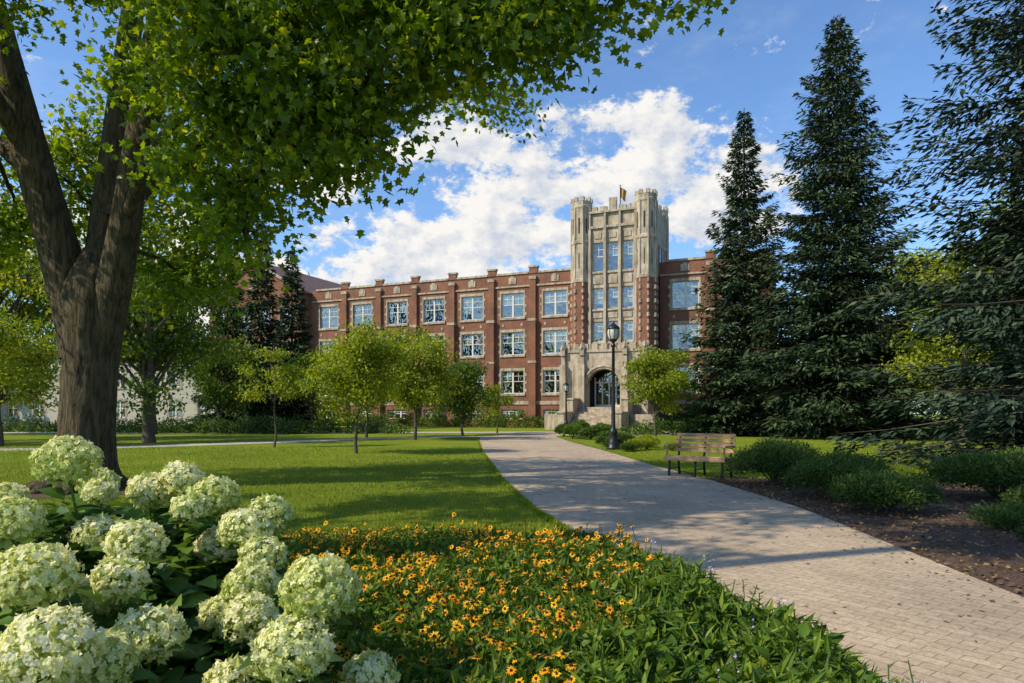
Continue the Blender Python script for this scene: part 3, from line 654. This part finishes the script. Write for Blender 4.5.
for c in (PX0+.1,ac-aw-.55,ac+aw+.55,PX1-.1):
    trim.box(c-.3,c+.3,PYF-.55,PYF-.003,0,6.4); trim.box(c-.2,c+.2,PYF-.3,PYF-.003,6.4,7.3); lathe(trim,[(.36,0),(.36,.15),(.05,.7)],c,PYF-.22,7.9,4,0,False)
    trim.box(c-.22,c+.22,PYF-.45,PYF-.05,7.3,7.9)
th=np.linspace(0,pi,17)
for r0,yo in ((1.0,-.1),(1.12,-.18)):
    P=[(ac+(aw*r0+.12)*math.cos(t),PYF+yo,zs+(1.5*r0+.12)*math.sin(t)) for t in th]; tube(trim,P,.13,6,0)
drk.box(PX0+.6,PX1-.6,-4.4,-4.3,zf,7.4)
frm.box(ac-1.5,ac+1.5,-4.6,-4.5,zf,zf+.25)
for q in (-1.5,-.75,-.05,.65,1.38): frm.box(ac+q,ac+q+.12,-4.62,-4.5,zf+.25,5.2)
frm.box(ac-1.5,ac+1.5,-4.63,-4.51,4.6,4.75); gls.add([(ac-1.5,-4.48,zf),(ac+1.5,-4.48,zf),(ac+1.5,-4.48,5.8),(ac-1.5,-4.48,5.8)],[(0,1,2,3)])
trim.box(PX0+.6,PX1-.6,PYF+.6,TY0-.5,0,zf-.02)
st=MB(); n=13
for k in range(n):
    st.box(ac-2.3,ac+2.3,PYF-.3-.36*(n-k),PYF-.3-.36*(n-k-1),0,.17*(k+1)-.012*(k==n-1))
st.box(ac-2.3,ac+2.3,PYF-.3,PYF+.6,0,zf-.05)
for sx in (-1,1):
    x0=ac+sx*2.65
    st.box(x0-.32,x0+.32,PYF-2.6,PYF-.56,0,2.9); st.box(x0-.32,x0+.32,PYF-5.2,PYF-2.6,0,1.6)
    st.box(x0-.4,x0+.4,PYF-2.7,PYF-.56,2.9,3.05); st.box(x0-.4,x0+.4,PYF-5.3,PYF-2.7,1.6,1.75)
    st.box(x0+sx*1.6-1.2,x0+sx*1.6+1.2,PYF-2.0,PYF-.56,0,1.5)
for o_,nm,mt in ((walls,'walls',M_brick),(trim,'stone_trim',M_stone),(frm,'window_frames',M_frame),(gls,'window_glass',M_glass),(bld_bl,'window_blinds',M_blind),(drk,'interior',M_dark),(roof,'roof',M_roof),(st,'entrance_steps',M_stone)):
    o_.build(nm,[mt],bld)
b=MB(); lathe(b,[(.07,0),(.04,4.6),(.09,4.65),(0,4.75)],5.5,0.5,21.4,8,0)
u=np.linspace(0,1,9); V=[];
for q in u: V+=[(5.5+.7*q,.5+.12*math.sin(q*9),25.9-.5*q),(5.5+.55*q,.5+.12*math.sin(q*9+.5),24.8-.6*q)]
M_flag=simple('flag_cloth',(.35,.20,.05),.8)
b.add(V,[(2*k,2*k+1,2*k+3,2*k+2) for k in range(8)],1,.5,True); b.build('flagpole',[M_black,M_flag],bld)
# distant low building at left
R=np.random.default_rng(8)
db=bpy.data.objects.new('campus_building',None); scene.collection.objects.link(db); db.location=(-62,92,0); db.rotation_euler=(0,0,math.radians(-8))
walls=MB(); trim=MB(); frm=MB(); gls=MB(); bld_bl=MB(); drk=MB(); roof=MB()
bb=[-26+4*k for k in range(14)]; fac(-28,28,0,9,bb,1.6,[(1,3.2),(5,7.4)],0)
for c in bb:
    window(c,1,3.2,1.6); window(c,5,7.4,1.6)
drk.box(-27,27,2,2.1,0,8.8); roof.box(-28.4,28.4,-.4,14,9,9.5); walls.box(27.6,28,.4,14,0,9); walls.box(-28,-27.6,.4,14,0,9)
for o_,nm,mt in ((walls,'walls',M_conc),(trim,'stone_trim',M_stone),(frm,'window_frames',M_frame),(gls,'window_glass',M_glass),(bld_bl,'window_blinds',M_blind),(drk,'interior',M_dark),(roof,'roof',M_roof)): o_.build(nm,[mt],db)

# ------------------------------------------------------------------ street lamps
def lamp(x,y,H=5.6,s=1.):
    b=MB(); sc=lambda P:[(r*s,z) for r,z in P]
    lathe(b,sc([(0,0),(.27,0),(.27,.12),(.22,.16),(.24,.3),(.18,.42),(.16,.75),(.19,.8),(.12,.9),(.085,1.0),(.07,H*.5),(.055,H-1.15),(.10,H-1.12),(.10,H-1.05),(.06,H-1.0),(.06,H-.92),(.15,H-.86),(.17,H-.80)]),x,y,0,16,0)
    lathe(b,sc([(.15,H-.80),(.21,H-.68),(.235,H-.52),(.225,H-.38),(.2,H-.30)]),x,y,0,16,1)
    lathe(b,sc([(.25,H-.33),(.26,H-.29),(.22,H-.22),(.12,H-.12),(.06,H-.09),(.05,H-.05),(.025,H),(.0,H+.08)]),x,y,0,16,0)
    for a in np.linspace(0,2*pi,9)[:-1]:
        c,s_=math.cos(a),math.sin(a)
        tube(b,[(x+c*r*s,y+s_*r*s,z) for r,z in [(.16,H-.8),(.225,H-.68),(.25,H-.52),(.24,H-.38),(.235,H-.3)]],.013,5,0)
    for a in np.linspace(0,2*pi,9)[:-1]: tube(b,[(x+.14*math.cos(a),y+.14*math.sin(a),.42),(x+.085*math.cos(a),y+.085*math.sin(a),1.1)],[.02,.01],4,0)
    return b.build('street_lamp',[M_black,M_lglass])
lamp(4.6,31.,5.8,1.15); lamp(4.6,58,4.3)

# ------------------------------------------------------------------ bench
bench=bpy.data.objects.new('park_bench',None); scene.collection.objects.link(bench); bench.location=(4.95,18.0,.012); bench.rotation_euler=(0,0,math.radians(-38)); bench.scale=(1.0,1.08,1.15)
def part(nm,fn,mat):
    b=MB(); fn(b); o_=b.build(nm,[mat],bench)
    m=o_.modifiers.new('bev','BEVEL'); m.width=.006; m.segments=2; return o_
Lh=.82
def seat(b):
    for k in range(5): b.box(-Lh,Lh,-.34+k*.115,-.235+k*.115,.43-.012*k,.475-.012*k)
    b.box(-Lh,Lh,-.37,-.343,.36,.46)
def back(b):
    for k in range(4):
        y0=.25+.035*k; z0=.54+k*.115; b.box(-Lh,Lh,y0,y0+.032,z0,z0+.085)
part('seat',seat,M_wood); part('backrest',back,M_wood)
for k,x in enumerate((-.72,.0,.72)):
    def leg(b):
        tube(b,[(x,-.30,0),(x,-.28,.25),(x,-.26,.43)],[.038,.032,.034],8); tube(b,[(x,.32,0),(x,.26,.25),(x,.27,.44),(x,.33,.68),(x,.41,1.0)],[.038,.032,.034,.03,.024],8)
        tube(b,[(x,-.28,.40),(x,0,.385),(x,.27,.37)],.024,8); tube(b,[(x,-.28,.16),(x,.28,.16)],.015,6)
    part('leg_%d'%(k+1),leg,M_black)
for k,x in enumerate((-.78,.78)):
    def arm(b):
        b.box(x-.05,x+.05,-.36,.30,.68,.72); tube(b,[(x,-.28,.42),(x,-.30,.56),(x,-.30,.68)],.028,6)
    part('armrest_%d'%(k+1),arm,M_wood)

# ------------------------------------------------------------------ hydrangea
R=np.random.default_rng(21)
H=[(-1.95,3.0,1.48,.115),(-1.98,2.7,1.27,.10),(-1.47,2.1,1.19,.11),(-1.83,3.0,1.16,.085),(-1.49,2.7,1.18,.095),(-1.49,2.5,1.03,.085),(-1.17,2.2,.98,.095),(-1.22,1.8,1.07,.11),(-1.18,1.95,.985,.085),
(-1.33,3.1,1.09,.09),(-1.39,3.2,1.3,.10),(-1.6,3.3,1.37,.09),(-1.17,3.0,1.18,.10),(-1.14,3.2,1.22,.09),(-1.06,2.9,1.09,.085),(-1.03,2.7,1.02,.09),(-.96,2.5,.94,.09),(-1.1,2.6,.93,.075),(-.62,2.2,1.13,.11),
(-.67,2.1,.97,.105),(-.48,2.3,.81,.08),(-1.75,3.3,1.32,.09),(-2.05,3.4,1.3,.07),(-1.41,3.0,1.28,.07),(-2.45,3.3,1.27,.09),(-2.3,3.8,1.3,.09),(-1.9,3.8,1.28,.08),(-2.6,2.8,1.2,.1),(-1.9,2.2,1.1,.1),(-1.35,2.35,1.13,.075),(-.88,2.15,.84,.08),(-1.62,2.35,1.14,.08)]
b=MB()
FL=[];FF_=[]
for k in range(4):
    a=k*pi/2; c,s_=math.cos(a),math.sin(a); m=len(FL)
    for x,y,z in ((0,0,0),(.5,-.42,.14),(1,-.1,.05),(1,.1,.05),(.5,.42,.14)): FL.append((x*c-y*s_,x*s_+y*c,z))
    FF_.append((m,m+1,m+2,m+3,m+4))
for (x,y,z,r) in H:
    r*=1.06
    c=np.array([x,y,z]); n=int(540*(r/.1)**2)
    u=rdir(n); u=u[u[:,2]>-.62]; n=len(u)
    lump=1+.06*np.sin(u[:,0]*6+x*9)*np.cos(u[:,1]*7+y*5)+.04*np.sin(u[:,2]*9+x*20)
    p=c+u*np.array([1.06,1.06,.90])*r*(lump*R.uniform(.88,1.04,n))[:,None]
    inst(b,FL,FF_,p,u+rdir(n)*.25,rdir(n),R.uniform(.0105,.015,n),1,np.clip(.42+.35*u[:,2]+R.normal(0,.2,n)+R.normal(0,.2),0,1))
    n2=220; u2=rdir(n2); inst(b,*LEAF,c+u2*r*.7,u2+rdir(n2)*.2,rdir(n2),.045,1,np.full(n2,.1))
    base=np.array([-1.6+(x+1.6)*.55,2.9+(y-2.9)*.5,0.]); P=curve(base,c-[0,0,r*.5],8,.0,.01); tube(b,P,.006,5,2,rnd=.6)
    nl=44; k_=R.random(nl)*.62+.36; p=base+(c-base)*k_[:,None]; a=R.random(nl)*6.28; o_=np.stack([np.cos(a),np.sin(a),R.uniform(-.1,.5,nl)],1)
    inst(b,*OVATE,p+R.normal(0,.03,(nl,3))-[0,0,.03],o_*-.3+[0,0,1]+rdir(nl)*.25,o_,R.uniform(.09,.15,nl),0,None,True)
n=9000; x=R.uniform(-3.6,-.45,n); y=R.uniform(1.75,4.1,n)
Hn=np.array(H)
dd=((x[:,None]-Hn[:,0])**2+(y[:,None]-Hn[:,1])**2); wgt=1/(dd+.02)**2; top=(wgt*(Hn[:,2]-.06)).sum(1)/wgt.sum(1); near=np.sqrt(dd.min(1))
top-=np.maximum(0,near-.22)*1.2
z=top-np.abs(R.normal(0,.16,n))-.05-.35*R.random(n)**2; k=(z>.05)&(x<-.58-(y-2.1)*.5); x,y,z=x[k],y[k],z[k]; n=len(x)
p=np.stack([x,y,z],1); a=R.random(n)*6.28; o_=np.stack([np.cos(a),np.sin(a),R.uniform(-.5,.4,n)],1)
inst(b,*OVATE,p,rdir(n)*.5+[0,-.25,1],o_,R.uniform(.08,.145,n),0,None,True)
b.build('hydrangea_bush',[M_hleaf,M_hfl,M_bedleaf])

# ------------------------------------------------------------------ black-eyed susans and ground cover
R=np.random.default_rng(31); b=MB()
def inbed(x,y): return (x<xl(y)-.12)&(x>bedleft(y)+.1)
def bclear(x,y): return x>-.5-(y-2.1)*.47
n=72000; y=R.uniform(2.3,7.9,n); x=R.uniform(-4.6,2.3,n)
k=inbed(x,y)&bclear(x,y)&(x<1.25+.0*y+.35*np.sin(y*3)); x,y=x[k],y[k]; n=len(x)
edge=np.clip((xl(y)-.12-x)/.5,0,1)*np.clip((7.9-y)/.9,.15,1)
def bh(x,y): return .44+.07*np.sin(x*3.1+1)*np.sin(y*2.3)
hh=(bh(x,y)+.05*np.sin(x*9)*np.sin(y*8))*(.45+.55*edge)
z=hh*(1-.75*R.random(n)**2.0); p=np.stack([x,y,z],1)
inst(b,[(0,0,0),(.4,-.2,.06),(1,0,-.12),(.4,.2,.06)],[(0,1,2,3)],p,rdir(n)*.6+[0,-.1,.9],rdir(n)+[0,0,.45],R.uniform(.045,.10,n),0)
n=5200; y=2.6+5.2*R.random(n)**.85; x=R.uniform(-3.9,1.6,n); k=inbed(x,y)&bclear(x,y)&(x<np.minimum(.40+(y-3.4)*.36,1.15)+.15*np.sin(y*5)); x,y=x[k],y[k]
cl=np.sin(x*4.1+y*2.2)+np.sin(y*5.3-x*2)+R.normal(0,.9,len(x)); k=cl>-.6; x,y=x[k],y[k]; n=len(x)
hh=bh(x,y)+R.normal(.02,.05,n); hh*=np.clip((8.2-y)/1.1,.45,1)
c=np.stack([x,y,hh],1); nr=unit(rdir(n)*.6+[-.2,-.3,.9])
t0=unit(np.cross(nr,rdir(n))); t1=np.cross(nr,t0); sz=R.uniform(.020,.032,n); rr=R.random(n)
for m in range(11):
    a=m*2*pi/11; t=t0*math.cos(a)+t1*math.sin(a)+nr*R.uniform(-.45,.05,(n,1))
    inst(b,[(.15,0,0),(.5,-.2,.04),(1,-.06,0),(1,.06,0),(.5,.2,.04)],[(0,1,2,3,4)],c,nr,t,sz*R.uniform(.8,1.1,n),1,np.clip(rr+R.normal(0,.12,n),0,1))
cv=[];cf=[]
for kk,(r_,z_) in enumerate([(.30,0),(.28,.16),(.16,.3),(.02,.34)]):
    for m in range(7): cv.append((r_*math.cos(m*2*pi/7),r_*math.sin(m*2*pi/7),z_))
for kk in range(3):
    for m in range(7): cf.append((kk*7+m,kk*7+(m+1)%7,kk*7+7+(m+1)%7,kk*7+7+m))
inst(b,cv,cf,c,nr,t0,sz*1.05,2)
dn=np.stack([R.normal(0,.12,n),R.normal(0,.12,n),-np.ones(n)],1)
inst(b,[(0,-.008,0),(0,.008,0),(1,.008,0),(1,-.008,0)],[(0,1,2,3)],c,np.tile([0,-1.,0],(n,1)),dn,.42,0,np.full(n,.6))
b.build('black_eyed_susan_flowers',[M_bedleaf,M_petal,M_cone])
b=MB(); R=np.random.default_rng(41)
n=30000; y=R.uniform(2.4,7.2,n); x=R.uniform(.0,2.5,n); k=(x<xl(y)-.04)&(x>np.minimum(.30+(y-3.4)*.34,1.15)+.2*np.sin(y*5)); x,y=x[k],y[k]; n=len(x)
edge=np.clip((xl(y)-.04-x)/.55,0,1); hh=(.12+.36*edge**.8)*(1+.25*np.sin(x*7+y*3)*np.sin(y*6)); z=hh*(1-.8*R.random(n)**2)
h2=n*2//3
inst(b,*LANCE,np.stack([x,y,z],1)[:h2],rdir(h2)*.6+[0,0,.9],rdir(h2)+[.25,-.1,.35],R.uniform(.06,.15,h2),0)
h3=7000; inst(b,*OVATE,np.stack([x,y,z*.98],1)[-h3:],rdir(h3)*.5+[0,-.1,.9],rdir(h3)+[.1,-.1,.1],R.uniform(.045,.10,h3),0,None,True)
n=150; y=R.uniform(2.6,6.2,n); x=xl(y)-R.uniform(.2,1.3,n); z=R.uniform(.36,.54,n)
for q in range(n):
    P=curve((x[q],y[q],0),(x[q]+R.normal(0,.06),y[q]+R.normal(0,.06),z[q]*R.uniform(.8,1.1)),5,0,.01); tube(b,P,.0035,4,0)
    m=14; s=R.random(m)*.75+.25; pp=P[0]+(P[-1]-P[0])*s[:,None]; inst(b,*LANCE,pp,rdir(m)*.5+[0,0,1],rdir(m)*[1,1,.2]+[0,0,.5],R.uniform(.05,.10,m)*(1.2-s*.5),0)
    if R.random()<.4:
        m=12; pp=P[-1]+R.normal(0,.018,(m,3)); inst(b,FL,FF_,pp,rdir(m)+[0,0,.8],rdir(m),.008,1)
b.build('perennial_border',[M_bedleaf,M_lav])
